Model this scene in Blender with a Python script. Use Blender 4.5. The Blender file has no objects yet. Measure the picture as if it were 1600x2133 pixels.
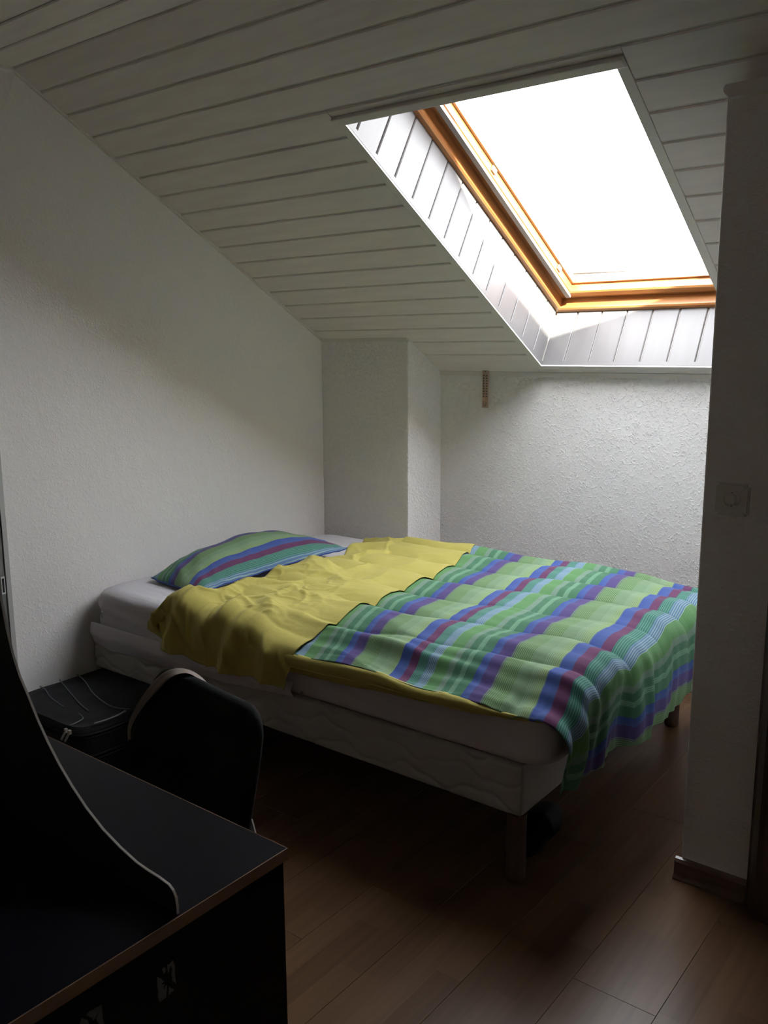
import bpy, bmesh, math, random
from mathutils import Vector, Matrix, noise
C = bpy.context.scene.collection
scene = bpy.context.scene
R = math.radians
random.seed(4)

# ---------------------------------------------------------------- camera
cam_d = bpy.data.cameras.new('camera'); cam = bpy.data.objects.new('camera', cam_d); C.objects.link(cam)
cam_d.sensor_fit = 'VERTICAL'; cam_d.sensor_height = 36; cam_d.lens = 36 * 1839.4 / 2133
cam_d.clip_start = 0.02; cam_d.clip_end = 500
yaw, pitch, roll = R(-37.947), R(10.437), R(-0.319)
fwd = Vector((math.sin(yaw) * math.cos(pitch), math.cos(yaw) * math.cos(pitch), -math.sin(pitch)))
rt = Vector((math.cos(yaw), -math.sin(yaw), 0)); upv = rt.cross(fwd)
r2 = math.cos(roll) * rt + math.sin(roll) * upv
u2 = -math.sin(roll) * rt + math.cos(roll) * upv
m = Matrix((r2, u2, -fwd)).transposed().to_4x4(); m.translation = Vector((0, 0, 1.5))
cam.matrix_world = m
scene.camera = cam

# ---------------------------------------------------------------- sky, sun, exposure
world = bpy.data.worlds.new('sky'); scene.world = world; world.use_nodes = True
wn = world.node_tree; wn.nodes.clear()
wo = wn.nodes.new('ShaderNodeOutputWorld'); wb = wn.nodes.new('ShaderNodeBackground')
wt = wn.nodes.new('ShaderNodeTexCoord'); wnz = wn.nodes.new('ShaderNodeTexNoise'); wnz.inputs['Scale'].default_value = 1.6
wnz.inputs['Detail'].default_value = 4
wr = wn.nodes.new('ShaderNodeValToRGB')
wr.color_ramp.elements[0].position = 0.42; wr.color_ramp.elements[0].color = (0.93, 0.93, 1.0, 1)
wr.color_ramp.elements[1].position = 0.62; wr.color_ramp.elements[1].color = (1.0, 0.945, 0.95, 1)
wn.links.new(wt.outputs['Generated'], wnz.inputs['Vector']); wn.links.new(wnz.outputs['Fac'], wr.inputs['Fac'])
wn.links.new(wr.outputs['Color'], wb.inputs['Color']); wn.links.new(wb.outputs[0], wo.inputs['Surface'])
wb.inputs['Strength'].default_value = 14.5

sun_d = bpy.data.lights.new('sun', 'SUN'); sun = bpy.data.objects.new('sun', sun_d); C.objects.link(sun)
sun_d.energy = 26; sun_d.angle = R(1.2); sun_d.color = (1.0, 0.93, 0.82)
sun.location = (10, -8, 12)
sun.rotation_euler = Vector((-3.0, 2.44, -2.57)).to_track_quat('-Z', 'Y').to_euler()

scene.view_settings.view_transform = 'Standard'; scene.view_settings.look = 'None'
scene.view_settings.gamma = 1; scene.view_settings.use_curve_mapping = False
scene.view_settings.exposure = 0.3
scene.cycles.max_bounces = 14; scene.cycles.diffuse_bounces = 10; scene.cycles.glossy_bounces = 5
scene.cycles.transparent_max_bounces = 12
scene.cycles.sample_clamp_indirect = 4

# ---------------------------------------------------------------- helpers
def tag(o, label=None, cat=None, group=None, kind=None):
    if label: o['label'] = label
    if cat: o['category'] = cat
    if group: o['group'] = group
    if kind: o['kind'] = kind
    return o

def empty(name, loc=(0, 0, 0), rot=(0, 0, 0)):
    o = bpy.data.objects.new(name, None); C.objects.link(o); o.location = loc; o.rotation_euler = rot
    o.empty_display_size = 0.05
    return o

def link_mesh(name, me, mat, parent=None):
    o = bpy.data.objects.new(name, me); C.objects.link(o)
    if mat and not me.materials: me.materials.append(mat)
    if parent: o.parent = parent
    return o

def obj(name, bm, mat, parent=None, smooth=False):
    me = bpy.data.meshes.new(name); bmesh.ops.recalc_face_normals(bm, faces=bm.faces[:])
    bm.to_mesh(me); bm.free()
    if smooth:
        for p in me.polygons: p.use_smooth = True
    return link_mesh(name, me, mat, parent)

def box(bm, x0, x1, y0, y1, z0, z1, M=None):
    vs = [bm.verts.new((x, y, z)) for x in (x0, x1) for y in (y0, y1) for z in (z0, z1)]
    if M is not None:
        for v in vs: v.co = M @ v.co
    for f in ((0, 1, 3, 2), (4, 6, 7, 5), (0, 4, 5, 1), (2, 3, 7, 6), (0, 2, 6, 4), (1, 5, 7, 3)):
        bm.faces.new([vs[i] for i in f])
    return vs

def bevel(bm, w, seg=2, angle=30):
    es = [e for e in bm.edges if len(e.link_faces) == 2 and e.calc_face_angle(0) > R(angle)]
    bmesh.ops.bevel(bm, geom=es, offset=w, segments=seg, affect='EDGES', profile=0.5)

def boxo(name, dims, mat, parent=None, bev=0, seg=2, M=None, smooth=False):
    bm = bmesh.new(); box(bm, *dims, M=M)
    bmesh.ops.recalc_face_normals(bm, faces=bm.faces[:])
    if bev: bevel(bm, bev, seg)
    return obj(name, bm, mat, parent, smooth)

def prism(bm, pts, axis_vec, M=None):
    """extrude a 3-D polygon along a vector"""
    a = [bm.verts.new(Vector(p)) for p in pts]; b = [bm.verts.new(Vector(p) + Vector(axis_vec)) for p in pts]
    if M is not None:
        for v in a + b: v.co = M @ v.co
    n = len(pts)
    bm.faces.new(a); bm.faces.new(b[::-1])
    for i in range(n): bm.faces.new([a[i], b[i], b[(i + 1) % n], a[(i + 1) % n]])

def tube(bm, path, r, seg=8, caps=True):
    path = [Vector(p) for p in path]; rings = []
    rr = r if hasattr(r, '__len__') else [r] * len(path)
    for i, p in enumerate(path):
        d = (path[min(i + 1, len(path) - 1)] - path[max(i - 1, 0)]).normalized()
        a = d.orthogonal().normalized() if i == 0 else (rings_a - d * rings_a.dot(d)).normalized()
        rings_a = a; b = d.cross(a)
        rings.append([bm.verts.new(p + (a * math.cos(t) + b * math.sin(t)) * rr[i]) for t in [2 * math.pi * k / seg for k in range(seg)]])
    for i in range(len(rings) - 1):
        for k in range(seg):
            bm.faces.new([rings[i][k], rings[i][(k + 1) % seg], rings[i + 1][(k + 1) % seg], rings[i + 1][k]])
    if caps: bm.faces.new(rings[0][::-1]); bm.faces.new(rings[-1])

def grid(name, nu, nv, fn, mat, parent=None, uvfn=None, thick=0, closed_v=False, smooth=True):
    vs = [fn(i / nu, j / nv) for i in range(nu + 1) for j in range(nv + 1)]
    fs = [(i * (nv + 1) + j, (i + 1) * (nv + 1) + j, (i + 1) * (nv + 1) + j + 1, i * (nv + 1) + j + 1) for i in range(nu) for j in range(nv)]
    me = bpy.data.meshes.new(name); me.from_pydata([tuple(v) for v in vs], [], fs)
    if uvfn:
        uv = me.uv_layers.new(name='cloth')
        for l in me.loops:
            k = l.vertex_index; uv.data[l.index].uv = uvfn(k // (nv + 1) / nu, k % (nv + 1) / nv)
    for p in me.polygons: p.use_smooth = smooth
    o = link_mesh(name, me, mat, parent)
    if thick:
        md = o.modifiers.new('cloth', 'SOLIDIFY'); md.thickness = thick; md.offset = 0
    return o

def sm(a, b, x):
    t = max(0.0, min(1.0, (x - a) / (b - a))); return t * t * (3 - 2 * t)
def lerp(a, b, t): return a + (b - a) * t
def curve_at(pts, x):
    if x <= pts[0][0]: return pts[0][1]
    for (a, va), (b, vb) in zip(pts, pts[1:]):
        if x <= b: return va + (vb - va) * (x - a) / (b - a)
    return pts[-1][1]
def nz(x, y, z=0.0): return noise.noise(Vector((x, y, z)))

# ---------------------------------------------------------------- materials
def mat(name, col, rough=0.6, spec=0.5, metal=0.0, coat=0.0):
    mt = bpy.data.materials.new(name); mt.use_nodes = True
    b = mt.node_tree.nodes['Principled BSDF']
    b.inputs['Base Color'].default_value = (*col, 1); b.inputs['Roughness'].default_value = rough
    b.inputs['Specular IOR Level'].default_value = spec; b.inputs['Metallic'].default_value = metal
    b.inputs['Coat Weight'].default_value = coat
    return mt
def N(mt, t, **kw):
    n = mt.node_tree.nodes.new(t)
    for k, v in kw.items():
        if k in n.inputs: n.inputs[k].default_value = v
        else: setattr(n, k, v)
    return n
def L(mt, a, ao, b, bi): mt.node_tree.links.new(a.outputs[ao], b.inputs[bi])
def bsdf(mt): return mt.node_tree.nodes['Principled BSDF']
def add_noise_color(mt, c1, c2, scale, detail=4, coord='Object', stretch=(1, 1, 1), lo=0.35, hi=0.65):
    tc = N(mt, 'ShaderNodeTexCoord'); mp = N(mt, 'ShaderNodeMapping'); mp.inputs['Scale'].default_value = stretch
    nt = N(mt, 'ShaderNodeTexNoise', Scale=scale, Detail=detail)
    cr = N(mt, 'ShaderNodeValToRGB'); cr.color_ramp.elements[0].position = lo; cr.color_ramp.elements[1].position = hi
    cr.color_ramp.elements[0].color = (*c1, 1); cr.color_ramp.elements[1].color = (*c2, 1)
    L(mt, tc, coord, mp, 'Vector'); L(mt, mp, 'Vector', nt, 'Vector'); L(mt, nt, 'Fac', cr, 'Fac'); L(mt, cr, 'Color', bsdf(mt), 'Base Color')
    return nt, cr
def add_bump(mt, scale, strength, dist=0.01, detail=3, stretch=(1, 1, 1), coord='Object', prev=None, ttype='noise'):
    tc = N(mt, 'ShaderNodeTexCoord'); mp = N(mt, 'ShaderNodeMapping'); mp.inputs['Scale'].default_value = stretch
    if ttype == 'noise': nt = N(mt, 'ShaderNodeTexNoise', Scale=scale, Detail=detail); out = 'Fac'
    else: nt = N(mt, 'ShaderNodeTexVoronoi', Scale=scale); nt.feature = 'SMOOTH_F1'; out = 'Distance'
    bp = N(mt, 'ShaderNodeBump', Strength=strength, Distance=dist)
    L(mt, tc, coord, mp, 'Vector'); L(mt, mp, 'Vector', nt, 'Vector'); L(mt, nt, out, bp, 'Height')
    if prev: L(mt, prev, 'Normal', bp, 'Normal')
    L(mt, bp, 'Normal', bsdf(mt), 'Normal')
    return bp

def plaster(name, col, strong):
    mt = mat(name, col, 0.75, 0.3)
    a = add_bump(mt, 9, 0.35, 0.01, 2)
    tc = N(mt, 'ShaderNodeTexCoord')
    nt = N(mt, 'ShaderNodeTexNoise', Scale=88, Detail=3, Distortion=0.6)
    cr = N(mt, 'ShaderNodeValToRGB'); cr.color_ramp.elements[0].position = 0.5; cr.color_ramp.elements[1].position = 0.68
    bp = N(mt, 'ShaderNodeBump', Strength=strong, Distance=0.0048)
    L(mt, tc, 'Object', nt, 'Vector'); L(mt, nt, 'Fac', cr, 'Fac'); L(mt, cr, 'Color', bp, 'Height')
    L(mt, a, 'Normal', bp, 'Normal'); L(mt, bp, 'Normal', bsdf(mt), 'Normal')
    return mt
M_plaster = plaster('plaster_white', (0.90, 0.88, 0.862), 0.22)
M_plaster_rough = plaster('plaster_rough', (0.90, 0.885, 0.875), 0.75)
M_plaster_dim = plaster('plaster_cream', (0.82, 0.79, 0.765), 0.3)

M_board = mat('painted_board', (0.66, 0.63, 0.59), 0.42, 0.4)
nt, cr = add_noise_color(M_board, (0.75, 0.70, 0.68), (0.82, 0.77, 0.745), 3, 5, stretch=(1, 9, 9), lo=0.3, hi=0.6)
def add_knots(mt, cr):
    tc = N(mt, 'ShaderNodeTexCoord'); mp = N(mt, 'ShaderNodeMapping'); mp.inputs['Scale'].default_value = (1.6, 4.0, 4.0)
    v = N(mt, 'ShaderNodeTexVoronoi', Scale=1.3)
    k = N(mt, 'ShaderNodeValToRGB'); k.color_ramp.elements[0].position = 0.03; k.color_ramp.elements[1].position = 0.075
    k.color_ramp.elements[0].color = (0.78, 0.76, 0.74, 1); k.color_ramp.elements[1].color = (1, 1, 1, 1)
    mx = N(mt, 'ShaderNodeMix'); mx.data_type = 'RGBA'; mx.blend_type = 'MULTIPLY'; mx.inputs['Factor'].default_value = 1
    L(mt, tc, 'Object', mp, 'Vector'); L(mt, mp, 'Vector', v, 'Vector'); L(mt, v, 'Distance', k, 'Fac')
    mt.node_tree.links.new(cr.outputs['Color'], mx.inputs[6]); mt.node_tree.links.new(k.outputs['Color'], mx.inputs[7])
    mt.node_tree.links.new(mx.outputs[2], bsdf(mt).inputs['Base Color'])
add_knots(M_board, cr)
M_groove = mat('board_tongue', (0.66, 0.63, 0.59), 0.6, 0.3)
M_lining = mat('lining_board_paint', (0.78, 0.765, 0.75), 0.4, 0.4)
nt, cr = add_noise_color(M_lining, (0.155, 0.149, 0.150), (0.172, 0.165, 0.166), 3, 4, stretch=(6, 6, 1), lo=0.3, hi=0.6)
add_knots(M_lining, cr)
M_trim = mat('painted_trim', (0.78, 0.75, 0.71), 0.4, 0.4)

def wood(name, c1, c2, stretch, scale=6, rough=0.35, coat=0.3):
    mt = mat(name, c1, rough, 0.5, coat=coat); add_noise_color(mt, c1, c2, scale, 6, stretch=stretch, lo=0.3, hi=0.7); return mt
M_pine_x = wood('varnished_pine_rail', (0.36, 0.135, 0.035), (0.48, 0.22, 0.075), (0.6, 12, 12))
M_pine_s = wood('varnished_pine_stile', (0.34, 0.125, 0.035), (0.46, 0.21, 0.07), (14, 0.6, 14))
M_pine_light = wood('light_pine', (0.50, 0.32, 0.15), (0.58, 0.39, 0.20), (14, 0.6, 14))
M_seal = mat('white_seal', (0.30, 0.27, 0.25), 0.5)
M_metal = mat('steel', (0.6, 0.6, 0.6), 0.3, 0.5, 1.0)
M_flash = mat('window_cladding', (0.20, 0.20, 0.21), 0.5)

M_glass = bpy.data.materials.new('window_glass'); M_glass.use_nodes = True
nt_ = M_glass.node_tree; nt_.nodes.clear()
go = nt_.nodes.new('ShaderNodeOutputMaterial'); gm = nt_.nodes.new('ShaderNodeMixShader'); gt = nt_.nodes.new('ShaderNodeBsdfTransparent')
gg = nt_.nodes.new('ShaderNodeBsdfGlossy'); gg.inputs['Roughness'].default_value = 0.02; gm.inputs[0].default_value = 0.05
gt.inputs['Color'].default_value = (0.96, 0.985, 0.98, 1)
nt_.links.new(gt.outputs[0], gm.inputs[1]); nt_.links.new(gg.outputs[0], gm.inputs[2]); nt_.links.new(gm.outputs[0], go.inputs['Surface'])

# laminate floor: three strips printed on each plank, along Y
M_floor = mat('beech_laminate', (0.30, 0.15, 0.06), 0.30, 0.2, coat=0.0)
def floor_nodes(mt):
    tc = N(mt, 'ShaderNodeTexCoord'); sx = N(mt, 'ShaderNodeSeparateXYZ'); oi = N(mt, 'ShaderNodeObjectInfo')
    L(mt, tc, 'Object', sx, 'Vector')
    mx = N(mt, 'ShaderNodeMath', operation='MULTIPLY'); mx.inputs[1].default_value = 1 / 0.0683; L(mt, sx, 'X', mx, 0)
    fx = N(mt, 'ShaderNodeMath', operation='FLOOR'); L(mt, mx, 0, fx, 0)
    wn_ = N(mt, 'ShaderNodeTexWhiteNoise', noise_dimensions='2D')
    my = N(mt, 'ShaderNodeMath', operation='MULTIPLY_ADD'); my.inputs[1].default_value = 2.3; L(mt, sx, 'Y', my, 0)
    rs = N(mt, 'ShaderNodeMath', operation='MULTIPLY'); rs.inputs[1].default_value = 0.37; L(mt, fx, 0, rs, 0); L(mt, rs, 0, my, 2)
    fy = N(mt, 'ShaderNodeMath', operation='FLOOR'); L(mt, my, 0, fy, 0)
    cb = N(mt, 'ShaderNodeCombineXYZ'); L(mt, fx, 0, cb, 'X')
    ad = N(mt, 'ShaderNodeMath', operation='ADD'); L(mt, fy, 0, ad, 0); 
    sc = N(mt, 'ShaderNodeMath', operation='MULTIPLY'); sc.inputs[1].default_value = 100; L(mt, oi, 'Random', sc, 0)
    L(mt, sc, 0, ad, 1); L(mt, ad, 0, cb, 'Y'); L(mt, cb, 'Vector', wn_, 'Vector')
    cr = N(mt, 'ShaderNodeValToRGB'); cr.color_ramp.elements[0].color = (0.085, 0.044, 0.021, 1); cr.color_ramp.elements[1].color = (0.125, 0.070, 0.037, 1)
    L(mt, wn_, 'Value', cr, 'Fac')
    mp = N(mt, 'ShaderNodeMapping'); mp.inputs['Scale'].default_value = (60, 2.5, 1); L(mt, tc, 'Object', mp, 'Vector')
    gn = N(mt, 'ShaderNodeTexNoise', Scale=1.0, Detail=5); L(mt, mp, 'Vector', gn, 'Vector')
    g2 = N(mt, 'ShaderNodeValToRGB'); g2.color_ramp.elements[0].color = (0.82, 0.80, 0.78, 1); g2.color_ramp.elements[1].color = (1, 1, 1, 1)
    g2.color_ramp.elements[0].position = 0.35; g2.color_ramp.elements[1].position = 0.6; L(mt, gn, 'Fac', g2, 'Fac')
    mm = N(mt, 'ShaderNodeMix'); mm.data_type = 'RGBA'; mm.blend_type = 'MULTIPLY'; mm.inputs['Factor'].default_value = 1
    mt.node_tree.links.new(cr.outputs['Color'], mm.inputs[6]); mt.node_tree.links.new(g2.outputs['Color'], mm.inputs[7])
    mt.node_tree.links.new(mm.outputs[2], bsdf(mt).inputs['Base Color'])
floor_nodes(M_floor)
M_sub = mat('floor_underlay', (0.10, 0.06, 0.035), 0.8)
M_base_wood = wood('baseboard_wood', (0.08, 0.042, 0.026), (0.11, 0.06, 0.036), (1, 10, 10), rough=0.4)
M_dark_wood = wood('dark_door_wood', (0.035, 0.018, 0.010), (0.055, 0.028, 0.014), (14, 14, 0.8), rough=0.4)
M_leg_wood = wood('beech_leg', (0.07, 0.038, 0.026), (0.095, 0.052, 0.035), (10, 10, 0.8), rough=0.45)

# striped cotton: bands follow the cloth's own u coordinate, one repeat = 0.51 m
def stripes(name):
    mt = mat(name, (0.2, 0.4, 0.2), 0.85, 0.15)
    bsdf(mt).inputs['Sheen Weight'].default_value = 0.08
    tc = N(mt, 'ShaderNodeTexCoord'); sx = N(mt, 'ShaderNodeSeparateXYZ'); L(mt, tc, 'UV', sx, 'Vector')
    dv = N(mt, 'ShaderNodeMath', operation='MULTIPLY'); dv.inputs[1].default_value = 1 / 0.51; L(mt, sx, 'X', dv, 0)
    fr = N(mt, 'ShaderNodeMath', operation='FRACT'); L(mt, dv, 0, fr, 0)
    cr = N(mt, 'ShaderNodeValToRGB'); rp = cr.color_ramp; rp.interpolation = 'LINEAR'
    blue = (0.046, 0.084, 0.288); blue2 = (0.068, 0.112, 0.304); pur = (0.084, 0.060, 0.184); olive = (0.104, 0.192, 0.068); lime = (0.192, 0.280, 0.112)
    pale = (0.168, 0.264, 0.152); maroon = (0.128, 0.044, 0.108); teal = (0.040, 0.168, 0.136); sky_ = (0.104, 0.184, 0.320); green = (0.096, 0.232, 0.088)
    grey = (0.160, 0.248, 0.192); dkg = (0.056, 0.160, 0.092)
    S = [(0.0, blue), (0.050, blue2), (0.056, pur), (0.125, pur), (0.155, olive), (0.255, olive), (0.27, pale), (0.36, pale), (0.42, lime), (0.436, lime),
         (0.440, blue), (0.514, blue2), (0.518, maroon), (0.574, maroon), (0.578, teal), (0.642, teal), (0.650, sky_), (0.708, sky_), (0.714, green), (0.80, green),
         (0.812, grey), (0.845, grey), (0.853, dkg), (0.895, dkg), (0.903, (0.12, 0.27, 0.17)), (0.93, (0.11, 0.25, 0.155)), (0.937, dkg), (0.992, dkg)]
    while len(rp.elements) < len(S): rp.elements.new(0.5)
    for e, (p, c) in zip(rp.elements, S): e.position = p
    for e, (p, c) in zip(rp.elements, S): e.position = p; e.color = (*c, 1)
    L(mt, fr, 0, cr, 'Fac')
    # fine woven threads on part of the repeat
    th = N(mt, 'ShaderNodeMath', operation='MULTIPLY'); th.inputs[1].default_value = 2 * math.pi / 0.0062; L(mt, sx, 'X', th, 0)
    sn = N(mt, 'ShaderNodeMath', operation='SINE'); L(mt, th, 0, sn, 0)
    gt_ = N(mt, 'ShaderNodeMath', operation='GREATER_THAN'); gt_.inputs[1].default_value = 0.35; L(mt, sn, 0, gt_, 0)
    mk = N(mt, 'ShaderNodeValToRGB'); mk.color_ramp.interpolation = 'CONSTANT'
    K = [(0, 0.0), (0.13, 0.45), (0.26, 0.15), (0.34, 0.5), (0.44, 0.0), (0.578, 0.35), (0.65, 0.75), (0.712, 0.08), (0.90, 0.35), (0.935, 0.05)]
    while len(mk.color_ramp.elements) < len(K): mk.color_ramp.elements.new(0.5)
    for e, (p, c) in zip(mk.color_ramp.elements, K): e.position = p
    for e, (p, c) in zip(mk.color_ramp.elements, K): e.position = p; e.color = (c, c, c, 1)
    L(mt, fr, 0, mk, 'Fac')
    ml = N(mt, 'ShaderNodeMath', operation='MULTIPLY'); L(mt, gt_, 0, ml, 0); L(mt, mk, 'Color', ml, 1)
    mx = N(mt, 'ShaderNodeMix'); mx.data_type = 'RGBA'; mx.inputs[7].default_value = (0.40, 0.55, 0.42, 1)
    ms = N(mt, 'ShaderNodeMath', operation='MULTIPLY'); ms.inputs[1].default_value = 0.75; L(mt, ml, 0, ms, 0)
    L(mt, ms, 0, mx, 'Factor'); mt.node_tree.links.new(cr.outputs['Color'], mx.inputs[6])
    mt.node_tree.links.new(mx.outputs[2], bsdf(mt).inputs['Base Color'])
    a = add_bump(mt, 16, 0.35, 0.006, 4, stretch=(1, 1.6, 1))
    add_bump(mt, 60, 0.25, 0.002, 2, prev=a)
    return mt
M_stripe = stripes('striped_cotton')
M_yellow = mat('yellow_cotton', (0.44, 0.385, 0.10), 0.75, 0.2); M_yellow.node_tree.nodes['Principled BSDF'].inputs['Sheen Weight'].default_value = 0.1
a_ = add_bump(M_yellow, 13, 0.5, 0.008, 4); add_bump(M_yellow, 45, 0.3, 0.002, 3, prev=a_)
M_sheet = mat('white_sheet', (0.68, 0.66, 0.70), 0.8, 0.15)
a_ = add_bump(M_sheet, 6, 0.55, 0.012, 4, stretch=(1, 3.0, 1.6)); add_bump(M_sheet, 40, 0.15, 0.002, 2, prev=a_)
M_tick = mat('quilted_ticking', (0.46, 0.445, 0.41), 0.8, 0.2); add_bump(M_tick, 300, 0.15, 0.001, 2)
M_label = mat('care_label', (0.42, 0.42, 0.45), 0.7)

M_desk = mat('dark_blue_laminate', (0.004, 0.004, 0.0085), 0.36, 0.11)
M_edge = mat('beech_edge', (0.15, 0.085, 0.05), 0.5)
M_black = mat('black_laminate', (0.0035, 0.0035, 0.0035), 0.6, 0.12)
M_band = mat('grey_edge_band', (0.38, 0.37, 0.34), 0.5)
M_chair = mat('black_upholstery', (0.010, 0.0135, 0.013), 0.85, 0.15); add_bump(M_chair, 260, 0.4, 0.001, 2)
M_strap = mat('beige_webbing', (0.30, 0.25, 0.215), 0.8); add_bump(M_strap, 160, 0.4, 0.001, 2)
M_case = mat('black_nylon', (0.010, 0.0105, 0.013), 0.6, 0.25); a_ = add_bump(M_case, 5, 0.6, 0.02, 3); add_bump(M_case, 340, 0.3, 0.0008, 2, prev=a_)
M_case_d = mat('black_webbing', (0.006, 0.006, 0.007), 0.7, 0.25)
M_pipe = mat('grey_piping', (0.16, 0.17, 0.18), 0.5)
M_pull = mat('zinc_pull', (0.50, 0.48, 0.45), 0.35, 0.5, 0.6)
M_shoe = mat('black_rubber', (0.003, 0.003, 0.004), 0.6, 0.2)
M_plastic = mat('cream_plastic', (0.66, 0.64, 0.60), 0.3, 0.5)
M_dark = mat('dark_hole', (0.01, 0.01, 0.01), 0.8)
M_whitepl = mat('white_plastic', (0.75, 0.75, 0.75), 0.35)
M_paper = mat('sticker_paper', (0.09, 0.09, 0.088), 0.8)
M_thermo = wood('thermometer_wood', (0.36, 0.25, 0.17), (0.46, 0.33, 0.23), (10, 10, 1), rough=0.6, coat=0)
M_ink = mat('printed_black', (0.04, 0.035, 0.03), 0.6)
M_cap = mat('thermometer_glass', (0.55, 0.5, 0.45), 0.15)
M_red = mat('thermometer_spirit', (0.30, 0.06, 0.04), 0.3)

# ---------------------------------------------------------------- room dimensions
XW, XR = -3.12, 0.62
YK, YB, YP, YF = 1.852, 3.765, 3.478, -1.3
ZC = 2.49
CC = 3.5599; AL = R(30.02)
Sv = Vector((0, math.cos(AL), -math.sin(AL))); Nv = Vector((0, math.sin(AL), math.cos(AL)))
def RS(x, s, d): return Vector((x, 0, CC)) + Sv * s + Nv * d        # a point on the roof slope
roofM = Matrix(((1, 0, 0, 0), (0, Sv.y, Nv.y, 0), (0, Sv.z, Nv.z, CC), (0, 0, 0, 1)))
WX0, WX1, WS0, WS1 = -1.962, -1.035, 2.678, 4.2746                   # skylight opening in the slope
XA = -0.778                                                          # right side of the bed alcove

# floor
floor = boxo('floor', (XW - .1, XR + .1, YF - .1, YB + .1, -0.10, -0.010), M_sub); tag(floor, kind='structure')
PW, PL = 0.2065, 1.285
plank_me = {}
def plank_mesh(w, l):
    key = (round(w, 3), round(l, 3))
    if key not in plank_me:
        bm = bmesh.new(); g = 0.0004
        box(bm, g, w - g, g, l - g, -0.010, 0.0)
        for v in bm.verts:
            pass
        bmesh.ops.recalc_face_normals(bm, faces=bm.faces[:])
        es = [e for e in bm.edges if all(abs(v.co.z) < 1e-6 for v in e.verts)]
        bmesh.ops.bevel(bm, geom=es, offset=0.0005, segments=1, affect='EDGES')
        me = bpy.data.meshes.new('plank'); bm.to_mesh(me); bm.free(); me.materials.append(M_floor); plank_me[key] = me
    return plank_me[key]
k0 = -12
for k in range(k0, 6):
    xa = -0.812 + k * PW; xb = xa + PW
    if xb < XW or xa > XR: continue
    x0_, x1_ = max(xa, XW), min(xb, XR)
    off = {0: 1.775}.get(k, 1.775 + [0.0, 0.43, 0.86][k % 3] + (0.0 if k % 2 else 0.13))
    y = off
    while y > YF: y -= PL
    while y < YB:
        ya, yb = max(y, YF), min(y + PL, YB)
        if yb - ya > 0.02:
            o = link_mesh('plank', plank_mesh(x1_ - x0_, yb - ya), None, floor); o.location = (x0_, ya, 0)
        y += PL

# walls
def wall(name, dims, m_, bev=0):
    o = boxo(name, dims, m_, bev=bev); tag(o, kind='structure'); return o
bm = bmesh.new()
prism(bm, [(XW, YF - .1, 0), (XW, YB + .1, 0), (XW, YB + .1, CC - math.tan(AL) * (YB + .1) + .03), (XW, YK, ZC + .03), (XW, YF - .1, ZC + .03)], (-0.12, 0, 0))
wl = obj('wall_left', bm, M_plaster); tag(wl, kind='structure')
wall('wall_back', (XW, XR, YB, YB + .12, 0, 1.42), M_plaster_rough)
bm = bmesh.new()
px_ = -2.5606
prism(bm, [(XW, YP, 0), (XW, YB, 0), (XW, YB, CC - math.tan(AL) * YB + .008), (XW, YP, CC - math.tan(AL) * YP + .008)], (px_ - XW, 0, 0))
bmesh.ops.recalc_face_normals(bm, faces=bm.faces[:])
bevel(bm, 0.004, 2)
tag(obj('wall_pier', bm, M_plaster_rough), kind='structure')
# right side of the alcove and the lower partition in front of it
bm = bmesh.new()
prism(bm, [(XA, 2.445, 0), (XA, YB, 0), (XA, YB, CC - math.tan(AL) * YB + .01), (XA, 2.445, CC - math.tan(AL) * 2.445 + .01)], (0.9, 0, 0))
tag(obj('wall_alcove', bm, M_plaster_rough), kind='structure')
bm = bmesh.new(); box(bm, -0.754, XR, 2.345, 2.445, 0, 2.105)
bmesh.ops.recalc_face_normals(bm, faces=bm.faces[:]); bevel(bm, 0.005, 2)
tag(obj('wall_partition', bm, M_plaster_dim), kind='structure')
wall('wall_right', (XR, XR + .1, YF - .1, YB, 0, ZC + .03), M_plaster_dim)
wall('wall_near', (XW, XR, YF - .1, YF, 0, ZC + .03), M_plaster_dim)
# cap moulding on the partition, rounded at its free end
bm = bmesh.new()
pts = [(0.62, 2.330, 2.098), (0.62, 2.330, 2.128)]
prof = [(-0.752, 2.128), (-0.757, 2.121), (-0.757, 2.112), (-0.752, 2.105), (-0.742, 2.096)]
poly = [(XR, 2.322, 2.128)] + [(x, 2.322, z) for x, z in prof] + [(XR, 2.322, 2.096)]
prism(bm, poly, (0, 0.125, 0))
tag(obj('trim_1', bm, M_trim), kind='structure')

# baseboards
def baseboard(name, p0, p1, nrm, h=0.062, t=0.014):
    p0 = Vector(p0); p1 = Vector(p1); nrm = Vector(nrm); up = Vector((0, 0, 1))
    pf = [(0, 0), (t * 1.7, 0), (t * 1.7, 0.006), (t * 1.15, 0.014), (t, 0.02), (t, h * .82), (t * .6, h * .95), (0, h)]
    bm = bmesh.new(); prism(bm, [p0 + nrm * a + up * b for a, b in pf], p1 - p0)
    tag(obj(name, bm, M_base_wood), kind='structure')
baseboard('baseboard_back', (px_, YB, 0), (XA, YB, 0), (0, -1, 0))
baseboard('baseboard_left', (XW, YF, 0), (XW, 0.88, 0), (1, 0, 0))
baseboard('baseboard_left', (XW, 1.69, 0), (XW, YP, 0), (1, 0, 0))
baseboard('baseboard_alcove', (XA, 2.62, 0), (XA, YB, 0), (-1, 0, 0))
baseboard('baseboard_right', (-0.768, 2.345, 0), (-0.570, 2.345, 0), (0, -1, 0))

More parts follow.
